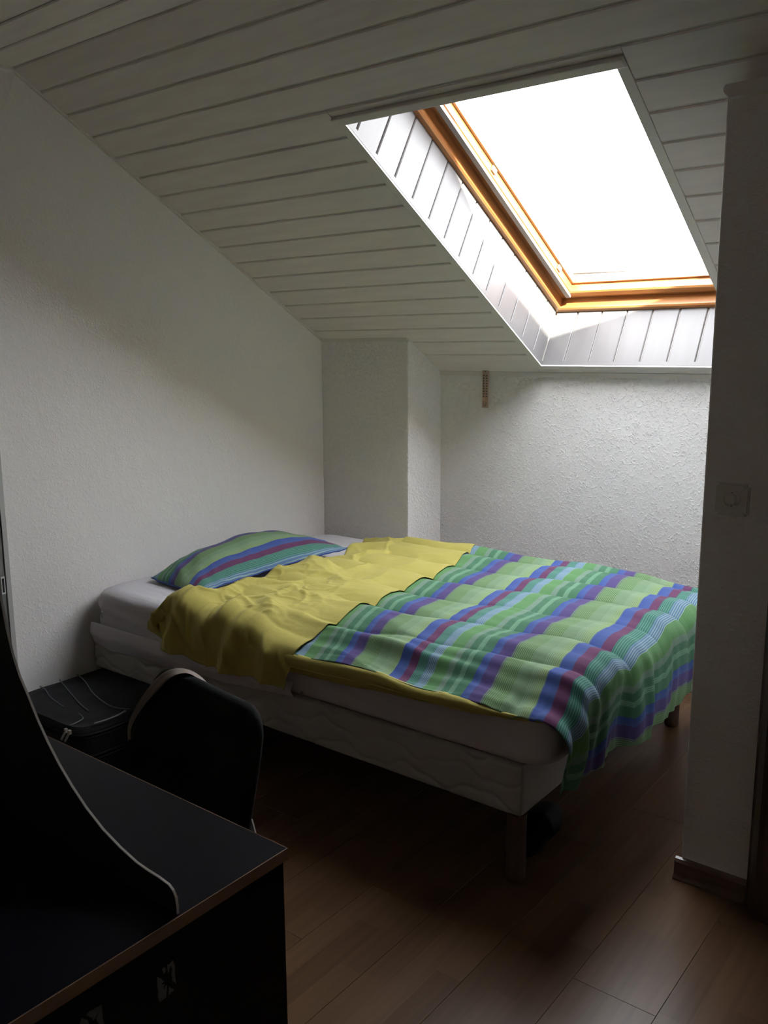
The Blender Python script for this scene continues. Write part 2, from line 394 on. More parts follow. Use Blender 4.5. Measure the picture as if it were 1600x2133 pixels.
# dark door frame and leaf on the partition
d2 = empty('door_2', (-0.57, 2.3, 0)); tag(d2, kind='structure')
def loc_child(o, parent):
    o.parent = parent; o.matrix_parent_inverse = Matrix.Translation(-Vector(parent.location)); return o
bm = bmesh.new()
prism(bm, [(-0.569, 2.345, 0), (-0.569, 2.332, 0), (-0.560, 2.322, 0), (-0.548, 2.300, 0), (-0.535, 2.278, 0), (-0.520, 2.270, 0), (-0.470, 2.266, 0), (-0.470, 2.345, 0)], (0, 0, 2.06))
loc_child(obj('door_jamb', bm, M_dark_wood), d2)
loc_child(boxo('door_leaf', (-0.468, 0.33, 2.285, 2.345, 0.008, 2.0), M_dark_wood, bev=.003), d2)
loc_child(boxo('door_head', (-0.469, 0.36, 2.27, 2.345, 2.0, 2.06), M_dark_wood, bev=.003), d2)

# pale door low in the left wall, partly behind the desk screen
d1 = empty('door_1', (XW, 1.3, 0)); tag(d1, kind='structure')
M_door = mat('grey_white_door', (0.50, 0.50, 0.485), 0.5)
M_door_leaf = mat('grey_door_leaf', (0.22, 0.22, 0.215), 0.5)
bm = bmesh.new(); box(bm, XW, XW + .014, 1.668, 1.686, 0.0, 1.92); box(bm, XW, XW + .014, 0.88, 0.898, 0, 1.92); box(bm, XW, XW + .014, 0.898, 1.668, 1.90, 1.92)
loc_child(obj('door_casing', bm, M_door), d1)
loc_child(boxo('door_leaf', (XW, XW + .008, 0.90, 1.667, 0.01, 1.90), M_door_leaf, bev=.002), d1)
pl = loc_child(boxo('lock_plate', (XW + .008, XW + .011, 1.648, 1.664, 0.60, 0.668), M_whitepl, bev=.001), d1)
loc_child(boxo('keyhole', (XW + .011, XW + .0116, 1.652, 1.660, 0.607, 0.661), M_dark), d1)

# ceiling: a closed slab above, tongue-and-groove boards below it
bm = bmesh.new()
def slab(x0, x1, s0, s1, d0, d1): box(bm, x0, x1, s0, s1, d0, d1, M=roofM)
sk = 2.139; se = 4.50
for d0, d1 in ((0.0058, 0.30),):
    slab(XW - .1, WX0 - .012, sk, se, d0, d1); slab(WX1 + .012, XR + .1, sk, se, d0, d1)
    slab(WX0 - .012, WX1 + .012, sk, WS0 - .012, d0, d1); slab(WX0 - .012, WX1 + .012, WS1 + .012, se, d0, d1)
box(bm, XW - .1, XR + .1, YF - .1, YK + .10, ZC + .0095, ZC + .30)
ceiling = obj('ceiling', bm, M_groove); tag(ceiling, kind='structure')

BPIT, GAP = 0.1198, 0.0085
board_me = {}
def board_mesh(length, width):
    key = (round(length, 3), round(width, 3))
    if key not in board_me:
        bm = bmesh.new(); c = 0.0035
        w = width - GAP
        pf = [(0, 0.0057), (0, c), (c, 0), (w - c, 0), (w, c), (w, 0.0057)]
        prism(bm, [(0, a, b) for a, b in pf], (length, 0, 0)); bmesh.ops.recalc_face_normals(bm, faces=bm.faces[:])
        me = bpy.data.meshes.new('board'); bm.to_mesh(me); bm.free(); me.materials.append(M_board); board_me[key] = me
    return board_me[key]
def place_board(x0, x1, s, w, flat=False):
    o = link_mesh('board', board_mesh(x1 - x0, w), None, ceiling)
    if flat:
        o.matrix_local = Matrix.Translation((x0, s, ZC)) @ Matrix.Rotation(0, 4, 'X')
    else:
        o.matrix_local = Matrix(roofM) @ Matrix.Translation((x0, s, 0))
TR_ = 0.030                                                    # flat trim round the opening
edges = [2.2614 + BPIT * k for k in range(-1, 17)] + [4.345]
xl, xr = XW + 0.012, XR
for i in range(len(edges) - 1):
    a, b = edges[i], edges[i + 1]
    w = b - a
    yy = CC
    spans = []
    right_end = (XA - .008) if (a + .5 * w) * Sv.y > 2.44 else xr
    if b - GAP <= WS0 - TR_ + .012 or a >= WS1 - .005: spans = [(xl, right_end)]
    else: spans = [(xl, WX0 - TR_ - .002), (WX1 + TR_ + .002, right_end)]
    for p in spans: place_board(p[0], p[1], a, w)
    # the part of a board left above and below the opening
    if a < WS0 - TR_ + .012 < b - GAP and len(spans) == 2 and WS0 - TR_ - a > .02: place_board(WX0 - TR_, WX1 + TR_, a, WS0 - TR_ - a + GAP)
    if a < WS1 + TR_ < b and len(spans) == 2 and b - WS1 - TR_ > .02: place_board(WX0 - TR_, WX1 + TR_, WS1 + TR_, b - WS1 - TR_)
yb_ = YK
first = True
fy = [YK + .006, 1.729, 1.606] + [1.606 - .122 * k for k in range(1, 25)]
for a, b in zip(fy[1:], fy):
    if b < YF: break
    place_board(xl, xr, max(a, YF), b - max(a, YF), flat=True)
# cover strip along left wall and back wall
bm = bmesh.new(); box(bm, XW, XW + .013, sk, 4.35, -.006, .0055, M=roofM); box(bm, XW, XW + .013, YF, YK, ZC - .006, ZC + .0055)
tag(obj('trim_2', bm, M_trim), kind='structure')
bm = bmesh.new(); zb = CC - math.tan(AL) * YB
box(bm, px_, XA, YB - .012, YB, zb - .016, zb + .006)
tag(obj('trim_3', bm, M_trim), kind='structure')
bm = bmesh.new(); zp = CC - math.tan(AL) * YP; box(bm, XW + .013, px_, YP - .010, YP, zp - .012, zp + .004)
tag(obj('trim_4', bm, M_trim), kind='structure')

# ---------------------------------------------------------------- skylight
win = empty('window_1'); win.matrix_world = roofM; tag(win, kind='structure')
DF = 0.283
def wbox(name, dims, m_, parent=win, bev=0, seg=2): return boxo(name, dims, m_, parent, bev, seg)
# flat trim round the opening, and the raised moulding over it
wbox('opening_trim', (WX0 - TR_, WX0, WS0 - TR_, WS1 + TR_, -.0015, .0094), M_trim)
wbox('opening_trim', (WX1, WX1 + TR_, WS0 - TR_, WS1 + TR_, -.0015, .0094), M_trim)
wbox('opening_trim', (WX0, WX1, WS1, WS1 + TR_, -.0015, .0094), M_trim)
wbox('opening_trim', (WX0 - TR_ - .004, WX1 + TR_, WS0 - TR_, WS0, -.012, .0094), M_trim, bev=.003)
# lining boards, sides first
def lining(fixed_axis, val, a0, a1, b0, b1, out):
    w = a1 - a0 - .006; c = .003
    bm = bmesh.new(); pf = [(0, .010), (0, c), (c, 0), (w - c, 0), (w, c), (w, .010)]
    if fixed_axis == 'x': pts = [(val + out * d, a0 + t, b0) for t, d in pf]
    else: pts = [(a0 + t, val + out * d, b0) for t, d in pf]
    prism(bm, pts, (0, 0, b1 - b0)); obj('lining_board', bm, M_lining, win)
g0 = 2.7405 - .1192
k = 0
while g0 + .1192 * k < WS1:
    a, b = max(g0 + .1192 * k, WS0), min(g0 + .1192 * (k + 1), WS1)
    if b - a > .015:
        lining('x', WX0, a, b, 0.024, DF, -1); lining('x', WX1, a, b, 0.024, DF, 1)
    k += 1
g1 = -1.852
for k in range(-1, 8):
    a, b = max(g1 + .1192 * k, WX0), min(g1 + .1192 * (k + 1), WX1)
    if b - a > .015:
        lining('s', WS1, a, b, 0.024, DF, 1); lining('s', WS0, a, b, 0.024, DF, -1)
for dims in ((WX0 - .010, WX0 + .001, WS0, WS1, 0.0058, .0238), (WX1 - .001, WX1 + .010, WS0, WS1, 0.0058, .0238), (WX0 + .001, WX1 - .001, WS1 - .001, WS1 + .010, 0.0058, .0238), (WX0 + .001, WX1 - .001, WS0 - .010, WS0 + .001, 0.0058, .0238)):
    wbox('edge_strip', dims, M_lining)
bm = bmesh.new(); th_ = .0015
box(bm, WX0 - .0118, WX0 - .0103, WS0 - .0118, WS1 + .0118, .01, DF); box(bm, WX1 + .0103, WX1 + .0118, WS0 - .0118, WS1 + .0118, .01, DF)
box(bm, WX0 - .0103, WX1 + .0103, WS0 - .0118, WS0 - .0103, .01, DF); box(bm, WX0 - .0103, WX1 + .0103, WS1 + .0103, WS1 + .0118, .01, DF)
obj('lining_backing', bm, M_groove, win)

def ring(name, w0, w1, d0, d1, ms, mx_, parent=win, chamfer=0.0):
    """four mitred frame bars between insets w0..w1 and depths d0..d1"""
    out = []
    X0, X1, S0, S1 = WX0, WX1, WS0, WS1
    def corner(w): return [(X0 + w, S0 + w), (X0 + w, S1 - w), (X1 - w, S1 - w), (X1 - w, S0 + w)]
    for i in range(4):
        j = (i + 1) % 4; bm = bmesh.new()
        pf = [(w0, d0), (w1 - chamfer, d0), (w1, d0 + chamfer), (w1, d1), (w0, d1)] if chamfer else [(w0, d0), (w1, d0), (w1, d1), (w0, d1)]
        A = [bm.verts.new((*corner(w)[i], d)) for w, d in pf]; B = [bm.verts.new((*corner(w)[j], d)) for w, d in pf]
        n = len(pf); bm.faces.new(A); bm.faces.new(B[::-1])
        for q in range(n): bm.faces.new([A[q], B[q], B[(q + 1) % n], A[(q + 1) % n]])
        out.append(obj(name, bm, ms if i % 2 == 0 else mx_, parent))
    return out
ring('frame_bar', -0.03, 0.026, DF, .375, M_pine_s, M_pine_x, chamfer=.006)
ring('frame_rebate', 0.026, 0.050, .338, .375, M_pine_s, M_pine_x)
ring('sash_bar', 0.052, 0.088, .330, .415, M_pine_s, M_pine_x, chamfer=.006)
seals = []
bm = bmesh.new(); box(bm, WX0 + .064, WX0 + .086, WS0 + .064, WS1 - .066, .316, .3298); seals.append(obj('seal_strip', bm, M_seal, win))
bm = bmesh.new(); box(bm, WX1 - .086, WX1 - .064, WS0 + .064, WS1 - .066, .316, .3298); obj('seal_strip', bm, M_seal, win)
ring('glazing_bead', 0.088, 0.100, .372, .398, M_pine_light, M_pine_x)
wbox('glass', (WX0 + .088, WX1 - .088, WS0 + .088, WS1 - .088, .399, .405), M_glass)
ring('cladding', -0.06, 0.075, .416, .432, M_flash, M_flash)
ring('flashing', -0.06, -0.03, .30, .416, M_flash, M_flash)
for s_, in ((3.36,), (4.02,)):
    wbox('catch', (WX0 + .089, WX0 + .095, s_, s_ + .035, .345, .368), M_metal, bev=.002)
    
# building opposite, seen low through the glass
M_far = mat('pale_render', (0.055, 0.054, 0.052), 0.8); M_far2 = mat('far_roof', (0.052, 0.045, 0.043), 0.8); M_farw = mat('far_window', (0.035, 0.038, 0.042), 0.2)
def far_house(name, cx, cy, w, dp, z0, z1, rot, label, flat):
    t = empty(name, (cx, cy, z0), (0, 0, rot)); h = z1 - z0
    tag(t, label, 'building')
    boxo('facade', (-w / 2, w / 2, -dp / 2, dp / 2, 0, h), M_far, t)
    if flat: boxo('roof', (-w / 2 - .3, w / 2 + .3, -dp / 2 - .3, dp / 2 + .3, h, h + .35), M_far2, t)
    else:
        bm = bmesh.new(); prism(bm, [(-w / 2 - .3, -dp / 2 - .5, h), (-w / 2 - .3, 0, h + 1.8), (-w / 2 - .3, dp / 2 + .5, h)], (w + .6, 0, 0)); obj('roof', bm, M_far2, t)
        boxo('chimney', (w * .28, w * .28 + .8, -.6, .2, h + .6, h + 2.6), M_far, t)
    n = int(w / 3)
    for q in range(n):
        x = -w / 2 + 1.5 + q * (w - 3) / max(1, n - 1)
        for zz in (h - 2.6, h - 5.6): boxo('window', (x - .5, x + .5, -dp / 2 - .06, -dp / 2 + .02, zz, zz + 1.5), M_farw, t)
far_house('apartment_building', -30.5, 60, 17, 12, -8, 6.3, R(14), 'pale flat-roofed building beyond the skylight, left of the two', True)
far_house('house', -12.5, 66, 14, 12, -8, 3.9, R(8), 'pale house with pitched reddish roof beyond the skylight, right of the two', False)
gr = boxo('terrain', (-120, 120, 6, 160, -9, -8), mat('town_ground', (0.25, 0.27, 0.2), 0.9)); tag(gr, kind='structure')

# ---------------------------------------------------------------- bed base
bx0, bx1, by0, by1, bz0, bz1 = -3.10, -1.10, 2.02, 3.42, 0.2075, 0.362
bed = empty('bed_base', (-2.1, 2.72, 0)); tag(bed, 'low divan bed base in pale quilted ticking on round wooden legs', 'bed base')
def B(o): return loc_child(o, bed)
def quilt(u, v):
    """shallow stitched waves: returns inward depth"""
    x = bx0 + u * 2.0; z = v * .155
    best = 1
    for k in range(-1, 3):
        zc = .03 + k * .062 + .016 * math.sin(x * 2 * math.pi / .26 + k * 1.9) + .006 * math.sin(x * 2 * math.pi / .11)
        best = min(best, abs(z - zc))
    return math.exp(-(best / .006) ** 2) * .0065
def base_side(u, v):
    r = .012
    z = bz0 + v * (bz1 - bz0); ed = min(v, 1 - v) * (bz1 - bz0)
    y = by0 + quilt(u, v) + (r - math.sqrt(max(0, r * r - (r - min(ed, r)) ** 2)))
    return Vector((lerp(bx0, bx1, u), y, z))
B(grid('quilted_side', 500, 30, base_side, M_tick))
bm = bmesh.new(); box(bm, bx0, bx1, by0 + .012, by1, bz0, bz1); bmesh.ops.recalc_face_normals(bm, faces=bm.faces[:]); bevel(bm, .008, 2)
B(obj('box_spring', bm, M_tick))
for lx, ly in ((-1.126, 2.05), (-1.15, 3.355), (-3.03, 2.06), (-3.03, 3.355)):
    bm = bmesh.new(); tube(bm, [(lx, ly, 0), (lx, ly, .006), (lx, ly, .012), (lx, ly, bz0)], [.024, .027, .0285, .0285], 24)
    B(obj('leg', bm, M_leg_wood, smooth=False))

# ---------------------------------------------------------------- mattress in a fitted sheet
mt_o = empty('mattress', (-2.06, 2.74, bz1)); tag(mt_o, 'thick mattress in a white fitted sheet lying on the divan base', 'mattress')
mx0, mx1, my0, my1, mz0, mz1 = -3.095, -1.015, 2.012, 3.44, 0.362, 0.550
def mattress_mesh():
    bm = bmesh.new(); nx, ny = 150, 90
    # perimeter rings: build as rounded box by mapping a subdivided cube
    def ring_pts(inset, z, extra):
        pts = []; rr = .09
        x0, x1, y0, y1 = mx0 + inset, mx1 - inset, my0 + inset, my1 - inset
        segs = [((x0 + rr, y0), (x1 - rr, y0), 130), ('c', x1 - rr, y0 + rr, -90, 8), ((x1, y0 + rr), (x1, y1 - rr), 40), ('c', x1 - rr, y1 - rr, 0, 8),
                ((x1 - rr, y1), (x0 + rr, y1), 40), ('c', x0 + rr, y1 - rr, 90, 8), ((x0, y1 - rr), (x0, y0 + rr), 40), ('c', x0 + rr, y0 + rr, 180, 8)]
        for s in segs:
            if s[0] == 'c':
                _, cx, cy, a0, n = s
                for i in range(n):
                    a = R(a0 + 90 * i / n); pts.append((cx + rr * math.cos(a), cy + rr * math.sin(a)))
            else:
                (xa, ya), (xb, yb), n = s
                for i in range(n): pts.append((lerp(xa, xb, i / n), lerp(ya, yb, i / n)))
        return [Vector((x, y, z)) for x, y in pts]
    prof = []
    n = 14
    for i in range(n + 1):
        t = i / n; z = lerp(mz0, mz1, t); r = .045
        low = max(0, (r - (z - mz0)) / r); top = max(0, (r - (mz1 - z)) / r)
        prof.append((.03 * (1 - math.sqrt(1 - low * low)) + r * (1 - math.sqrt(1 - top * top)), z))
    rings = []
    for ins, z in prof:
        vs = []
        for p in ring_pts(ins, z, 0):
            side = 1 if p.y < my0 + .12 else 0
            w = nz(p.x * 3.1, p.z * 9 + p.y * 2, 3) * .014 + nz(p.x * 9, p.z * 24, 8) * .005 + nz(p.x * 1.2, p.z * 26 + p.x * 2.5, 1) * .009
            c = Vector((max(mx0 + .3, min(mx1 - .3, p.x)), max(my0 + .3, min(my1 - .3, p.y)), p.z)); d = (p - c); d.z = 0
            if d.length > 0: d.normalize()
            vs.append(bm.verts.new(p + d * (w * side * math.sin(math.pi * min(1, max(0.05, (z - mz0) / (mz1 - mz0)))) )))
        rings.append(vs)
    for a, b in zip(rings, rings[1:]):
        k = len(a)
        for i in range(k): bm.faces.new([a[i], a[(i + 1) % k], b[(i + 1) % k], b[i]])
    top = rings[-1]; cx, cy = (mx0 + mx1) / 2, (my0 + my1) / 2
    prev = top
    for f in (.97, .93, .88, .82, .75, .66, .55, .42, .28, .12):
        vs = []
        for v in top:
            x, y = cx + (v.co.x - cx) * f, cy + (v.co.y - cy) * f
            z = mz1 + .008 * (1 - f) + nz(x * 2 + y * 1.5, y * 14 + x * 5, 5) * .005 * (1 - f ** 8)
            vs.append(bm.verts.new((x, y, z)))
        k = len(top)
        for i in range(k): bm.faces.new([prev[i], prev[(i + 1) % k], vs[(i + 1) % k], vs[i]])
        prev = vs
    bm.faces.new(prev); bm.faces.new(rings[0][::-1])
    return bm
loc_child(obj('fitted_sheet', mattress_mesh(), M_sheet, smooth=True), mt_o)
def hem(u, v):
    x = lerp(-3.075, -1.95, u)
    zb_ = curve_at([(0, .325), (.1, .305), (.25, .322), (.4, .318), (.55, .335), (.7, .33), (.85, .350), (1, .362)], u) + nz(x * 7, 1, 2) * .004
    zt = .415
    bulge = .012 * math.sin(math.pi * v) + nz(x * 5, v * 3, 4) * .010 * v
    return Vector((x, 2.006 - bulge - .010 * (1 - v) * (1 - u), lerp(zt, zb_, v)))
loc_child(grid('sheet_hem', 90, 14, hem, M_sheet, thick=.002), mt_o)
loc_child(boxo('care_label', (-3.005, -2.992, 1.997, 2.0005, .445, .468), M_label), mt_o)
loc_child(boxo('care_label', (-1.905, -1.898, 1.991, 1.995, .385, .398), M_label), mt_o)
# sheet corner gathered against the wall
bm = bmesh.new()
tube(bm, [(-3.085, 3.13, .545), (-3.10, 3.16, .585), (-3.105, 3.20, .562)], [.010, .007, .004], 6)
loc_child(obj('sheet_corner', bm, M_sheet, smooth=True), mt_o)

# ---------------------------------------------------------------- duvet
duvet = empty('duvet', (-1.7, 2.7, .56)); tag(duvet, 'duvet in green, blue and purple striped cotton, head end folded back to its yellow side', 'duvet')
DY0, DY1 = 1.978, 3.385
PUF = .22; PY0 = 2.165
def puff(y, x):
    y = y + .018 * math.sin(x * 3.1 + 1) + nz(x * 2.2, y * 1.1, 9) * .03
    t = (y - PY0) / PUF
    return abs(math.sin(math.pi * t)) ** .62
def top_z(x, y):
    """upper surface height of the striped duvet"""
    amp = .034 * (0.75 + .6 * nz(x * 1.7, y * 2.5, 11))
    cross = 1 - .28 * (abs(math.sin(math.pi * (x + 1.05) / .42)) < .0)
    z = .592 + amp * puff(y, x) * cross + .010 * nz(x * 4.5, y * 5, 2) + .006 * nz(x * 6 + y * 3, y * 16, 7)
    z += .020 * sm(-1.9, -1.4, x) * sm(2.0, 2.25, y) - .035 * sm(2.7, 3.38, y) * sm(-1.5, -1.05, x)
    near = sm(2.17, 1.985, y)
    z -= (.072) * near ** 1.3
    z += near * (1 - near) * .055 * nz(x * 2.6 + y * 8, y * 30, 5) + .010 * (.3 - abs(nz(x * 2.4 + y * 5, y * 9, 15)) * 2) * sm(2.6, 2.05, y)
    z -= .028 * sm(3.30, 3.385, y)
    return z
XS0 = -2.45                      # hidden start of the striped top, under the fold
XF = -1.035                      # where it turns down over the foot end
RB = .075
def drape_pt(x_len, y, lift=0.0):
    """x_len = distance along the cloth from the head end"""
    if x_len <= XF: return Vector((x_len, y, top_z(x_len, y) + lift)), 0
    e = x_len - XF; ang = min(e / RB, math.pi / 2)
    zt = top_z(XF, y)
    x = XF + RB * math.sin(ang); z = zt - RB * (1 - math.cos(ang))
    rest = max(0, e - RB * math.pi / 2)
    return Vector((x, y, z)), rest
def stripe_pos(u, v):
    y = lerp(DY0, DY1, v); bottom = curve_at([(DY0, .335), (2.2, .338), (2.45, .328), (2.8, .335), (3.0, .375), (3.385, .42)], y)
    x_start = XS0
    zt = top_z(XF, y); total = (zt - RB - bottom) + RB * math.pi / 2
    u1 = .80
    if u < u1: xl_ = lerp(x_start, XF, u / u1)
    else: xl_ = XF + (u - u1) / (1 - u1) * total
    p, rest = drape_pt(xl_, y)
    if u >= u1:
        k = (u - u1) / (1 - u1)
        fold = (nz(y * 9 + rest * 1.5, 3.3, rest * 1.2) * .055 + nz(y * 22 + rest * 2.5, 1.3, rest * 2) * .034) * sm(0, 1, k * 1.3) * (0.35 + .65 * sm(3.1, 2.15, y))
        p.x += fold + .018 * math.sin(math.pi * min(1, k * .9)) + .01 * k
        p.z -= rest
        p.y += nz(rest * 6, y * 6, 4) * .012 * k
        # the near corner is gathered and swings inward
        c = sm(2.12, 1.978, y)
        p.y += c * k * .012
        p.x += c * sm(.25, 1.0, k) * -.012
    else:
        # cloth puckers before the corner
        c = sm(2.16, 1.98, y) * sm(-1.35, -1.05, xl_)
        p.z += c * .014 * nz(xl_ * 22, y * 9, 6)
    if v < .02 and u < u1: p.z += nz(xl_ * 6, 2, 2) * .006
    return p
def stripe_uv(u, v):
    y = lerp(DY0, DY1, v); u1 = .80
    bottom = curve_at([(DY0, .335), (2.2, .338), (2.45, .328), (2.8, .335), (3.0, .375), (3.385, .42)], y)
    total = (top_z(XF, y) - RB - bottom) + RB * math.pi / 2
    x = lerp(XS0, XF, u / u1) if u < u1 else XF + (u - u1) / (1 - u1) * total
    sk_ = lerp(.12, .07, sm(-2.0, -1.1, x))
    return (x - sk_ * (3.28 - y) + 1.884 + 5.1, y)
def DV(o): return loc_child(o, duvet)
DV(grid('striped_cover', 420, 300, stripe_pos, M_stripe, uvfn=stripe_uv, thick=.003))

# yellow underside swelling out along the near edge
def under_pos(u, v):
    x = lerp(-2.50, -1.03, u)
    y_e = DY0; z_e = top_z(x, DY0) + .001
    z_b = curve_at([(-2.5, .45), (-1.95, .452), (-1.75, .462), (-1.5, .478), (-1.3, .492), (-1.12, .505), (-1.03, .516)], x) + nz(x * 6, 5, 1) * .004
    a = v * math.pi * .80
    yb = .030 + .004 * nz(x * 8, 3, 1); yb *= sm(-1.03, -1.25, x)
    y = y_e + .006 - yb * math.sin(a) * .75 + .03 * (v ** 3)
    z = lerp(z_e, z_b, (1 - math.cos(a)) / 1.81) + nz(x * 9, v * 6, 7) * .004 * math.sin(a)
    return Vector((x, y, z))
DV(grid('underside', 260, 22, under_pos, M_yellow, thick=.003))
bm = bmesh.new()
path = [under_pos(lerp(.37, .86, q / 70), .62) - Vector((0, .0015, 0)) for q in range(71)]
tube(bm, path, .0022, 6); DV(obj('seam', bm, M_yellow, smooth=True))

# the head end folded back, yellow side up
foldx = [(1.96, -2.665), (2.02, -2.56), (2.10, -2.515), (2.3, -2.50), (2.55, -2.495), (2.9, -2.50), (3.1, -2.60), (3.29, -2.70), (3.40, -2.72)]
hemx = [(1.95, -1.95), (2.03, -1.905), (2.15, -1.872), (2.38, -1.888), (2.6, -1.925), (2.82, -1.945), (3.04, -1.985), (3.27, -2.055), (3.40, -2.08)]
def flap_pos(u, v):
    # v: across the bed; the first part hangs over the near side
    vd = .13
    RB2 = .060; ytop0 = 2.045
    if v >= vd: y = lerp(ytop0, 3.375, (v - vd) / (1 - vd)); hang = 0
    else: y = ytop0; hang = 1 - v / vd
    if hang:
        zl = lerp(.47, .403, sm(0, .28, u)) + .012 * math.sin(u * 9) * (1 - u) + .006 * nz(u * 8, 1, 2)
        total = None
    xa = curve_at(foldx, y if not hang else lerp(ytop0, 1.96, min(1, hang * 1.3))); xb = curve_at(hemx, y if not hang else lerp(ytop0, 1.95, hang))
    uf = .10
    if u < uf:                                # round of the fold
        a = (1 - u / uf) * math.pi * .95
        zt = .613 ; rr = .036
        x = xa + rr - rr * math.cos(0) * 0 - rr * math.sin(a) * 1.0
        z_off = -rr * (1 - math.cos(a))
        x = xa + rr * (1 - math.sin(a)) + (.03 if a > math.pi / 2 else 0) * (a - math.pi / 2)
    else:
        k = (u - uf) / (1 - uf); x = lerp(xa + .036, xb, k); z_off = 0
    lump = .034 * nz(x * 4.2, y * 4.0, 21) + .014 * nz(x * 9 + y * 3, y * 8, 23) + .030 * (.35 - abs(nz(x * 4.5 - y * 3.2, y * 4.2 + x * 3, 31)) * 2.2) + .008 * max(0, 1 - abs(nz(x * 6 + y * 4, y * 4.5 - x * 3, 33)) * 5) ** 1.5 + .006 * max(0, 1 - abs(nz(x * 12 - y * 9, y * 13 + x * 4, 35)) * 7) * sm(2.9, 2.3, y)
    zb = .625 + lump - .026 * sm(2.6, 3.3, y) * 1 - .012 * sm(-2.4, -2.72, x)
    kk = 0 if u < uf else (u - uf) / (1 - uf)
    zz = lerp(zb, top_z(x, y) + .008, sm(.35, .97, kk))
    if u >= uf: zz = max(zz, top_z(x, y) + .005) if x > XS0 else zz
    z = zz + z_off * (1 if not hang else .6)
    z -= .022 * sm(3.30, 3.375, y)
    if not hang: return Vector((x, y, z))
    # hanging part: bend over the edge, then straight down
    Z0 = z; drop = Z0 - zl
    arc = RB2 * math.pi / 2; tot = arc + max(0, drop - RB2); e = hang * tot
    a = min(e / RB2, math.pi / 2)
    yy = ytop0 - RB2 * math.sin(a) - .012
    z2 = Z0 - RB2 * (1 - math.cos(a)) - max(0, e - arc)
    yy += .012 * (1 - min(1, hang * 4))
    rdg = lambda q: max(0.0, 1 - abs(q) * 5.5)
    w = rdg(nz(x * 6.5 + e * 2.2, e * 1.3, 41)) * .030 + rdg(nz(x * 11 - e * 4.5, e * 2.2, 47)) * .016 + nz(x * 24 + e * 6, e * 3, 43) * .006
    yy -= max(0, w) * sm(0.05, .65, hang)
    return Vector((x + .012 * nz(x * 7, e * 9, 44) * hang, yy, z2))
DV(grid('folded_flap', 200, 300, flap_pos, M_yellow, thick=.003))

# ---------------------------------------------------------------- pillow
pil = empty('pillow', (-2.8, 2.6, .56)); tag(pil, 'soft pillow in green, blue and purple striped cotton by the left wall', 'pillow')
NL, NR, FR, FL = Vector((-2.955, 2.215, .566)), Vector((-2.625, 2.185, .560)), Vector((-2.535, 2.985, .612)), Vector((-3.045, 3.03, .580))
def pill(u, v, sgn):
    # u across (wall -> front), v along (near -> far)
    a = NL.lerp(NR, u); b = FL.lerp(FR, u); p = a.lerp(b, v)
    # edges bow inward
    p += Vector((1, 0, 0)) * (.5 - u) * 2 * (-.030) * math.sin(math.pi * v) * -1
    uu, vv = 2 * u - 1, 2 * v - 1
    h = max(0, (1 - abs(uu) ** 2.2)) ** .62 * max(0, (1 - abs(vv) ** 2.4)) ** .62
    wr_ = nz(p.x * 7, p.y * 5, 51) * .014 + .010 * max(0, 1 - abs(nz(p.x * 6 + p.y * 3, p.y * 4, 57)) * 7) * (1 - h) + nz(p.x * 16 + p.y * 6, p.y * 11, 52) * .005
    edge = 1 - h
    p.x -= .05 * h if sgn > 0 else 0
    if sgn > 0: p.z += h * .108 + wr_ * (.4 + .6 * h) + .006 * edge * nz(p.y * 22, p.x * 20, 3)
    else: p.z -= h * .0 - .002
    if p.x < -3.105: p.x = -3.105
    return p
def pilo(name, sgn):
    return loc_child(grid(name, 90, 120, lambda u, v: pill(u, v, sgn), M_stripe, uvfn=lambda u, v: (lerp(-.215, .352, u) + 5.1 - .012 * math.sin(v * 3), v), thick=.002), pil)
pilo('pillowcase', 1); pilo('underside', -1)
bm = bmesh.new()
def edge_pt(t):
    P = [NL, NR, FR, FL]; i = int(t) % 4; f = t - int(t)
    uvs = [(0, 0), (1, 0), (1, 1), (0, 1)]; a, b = uvs[i], uvs[(i + 1) % 4]
    return pill(lerp(a[0], b[0], f), lerp(a[1], b[1], f), 1)
tube(bm, [edge_pt(i / 30) + Vector((0, 0, .001)) for i in range(0, 90)], .003, 6); loc_child(obj('seam', bm, M_stripe, smooth=True), pil)

# ---------------------------------------------------------------- desk
DX = -0.89
desk = empty('desk', (DX - .75, .67, 0)); tag(desk, 'dark blue desk with beech edge and black end panel, in the left foreground', 'desk')
def D(o): return loc_child(o, desk)
D(boxo('desktop', (-2.42, DX - .0015, .30, .893, .722, .7405), M_desk, bev=.0008, seg=1))
D(boxo('edge_band', (DX - .0015, DX + .0005, .30, .8935, .7215, .7405), M_edge))
D(boxo('edge_band', (-2.42, DX - .0016, .8932, .8945, .7215, .7403), M_edge))
D(boxo('end_panel', (DX - .022, DX - .004, .31, .888, 0, .7214), M_black, bev=.001, seg=1))
D(boxo('end_panel', (-2.41, -2.39, .31, .888, 0, .7214), M_black, bev=.001, seg=1))
D(boxo('modesty_panel', (-2.389, DX - .0225, .33, .345, .25, .7212), M_black))
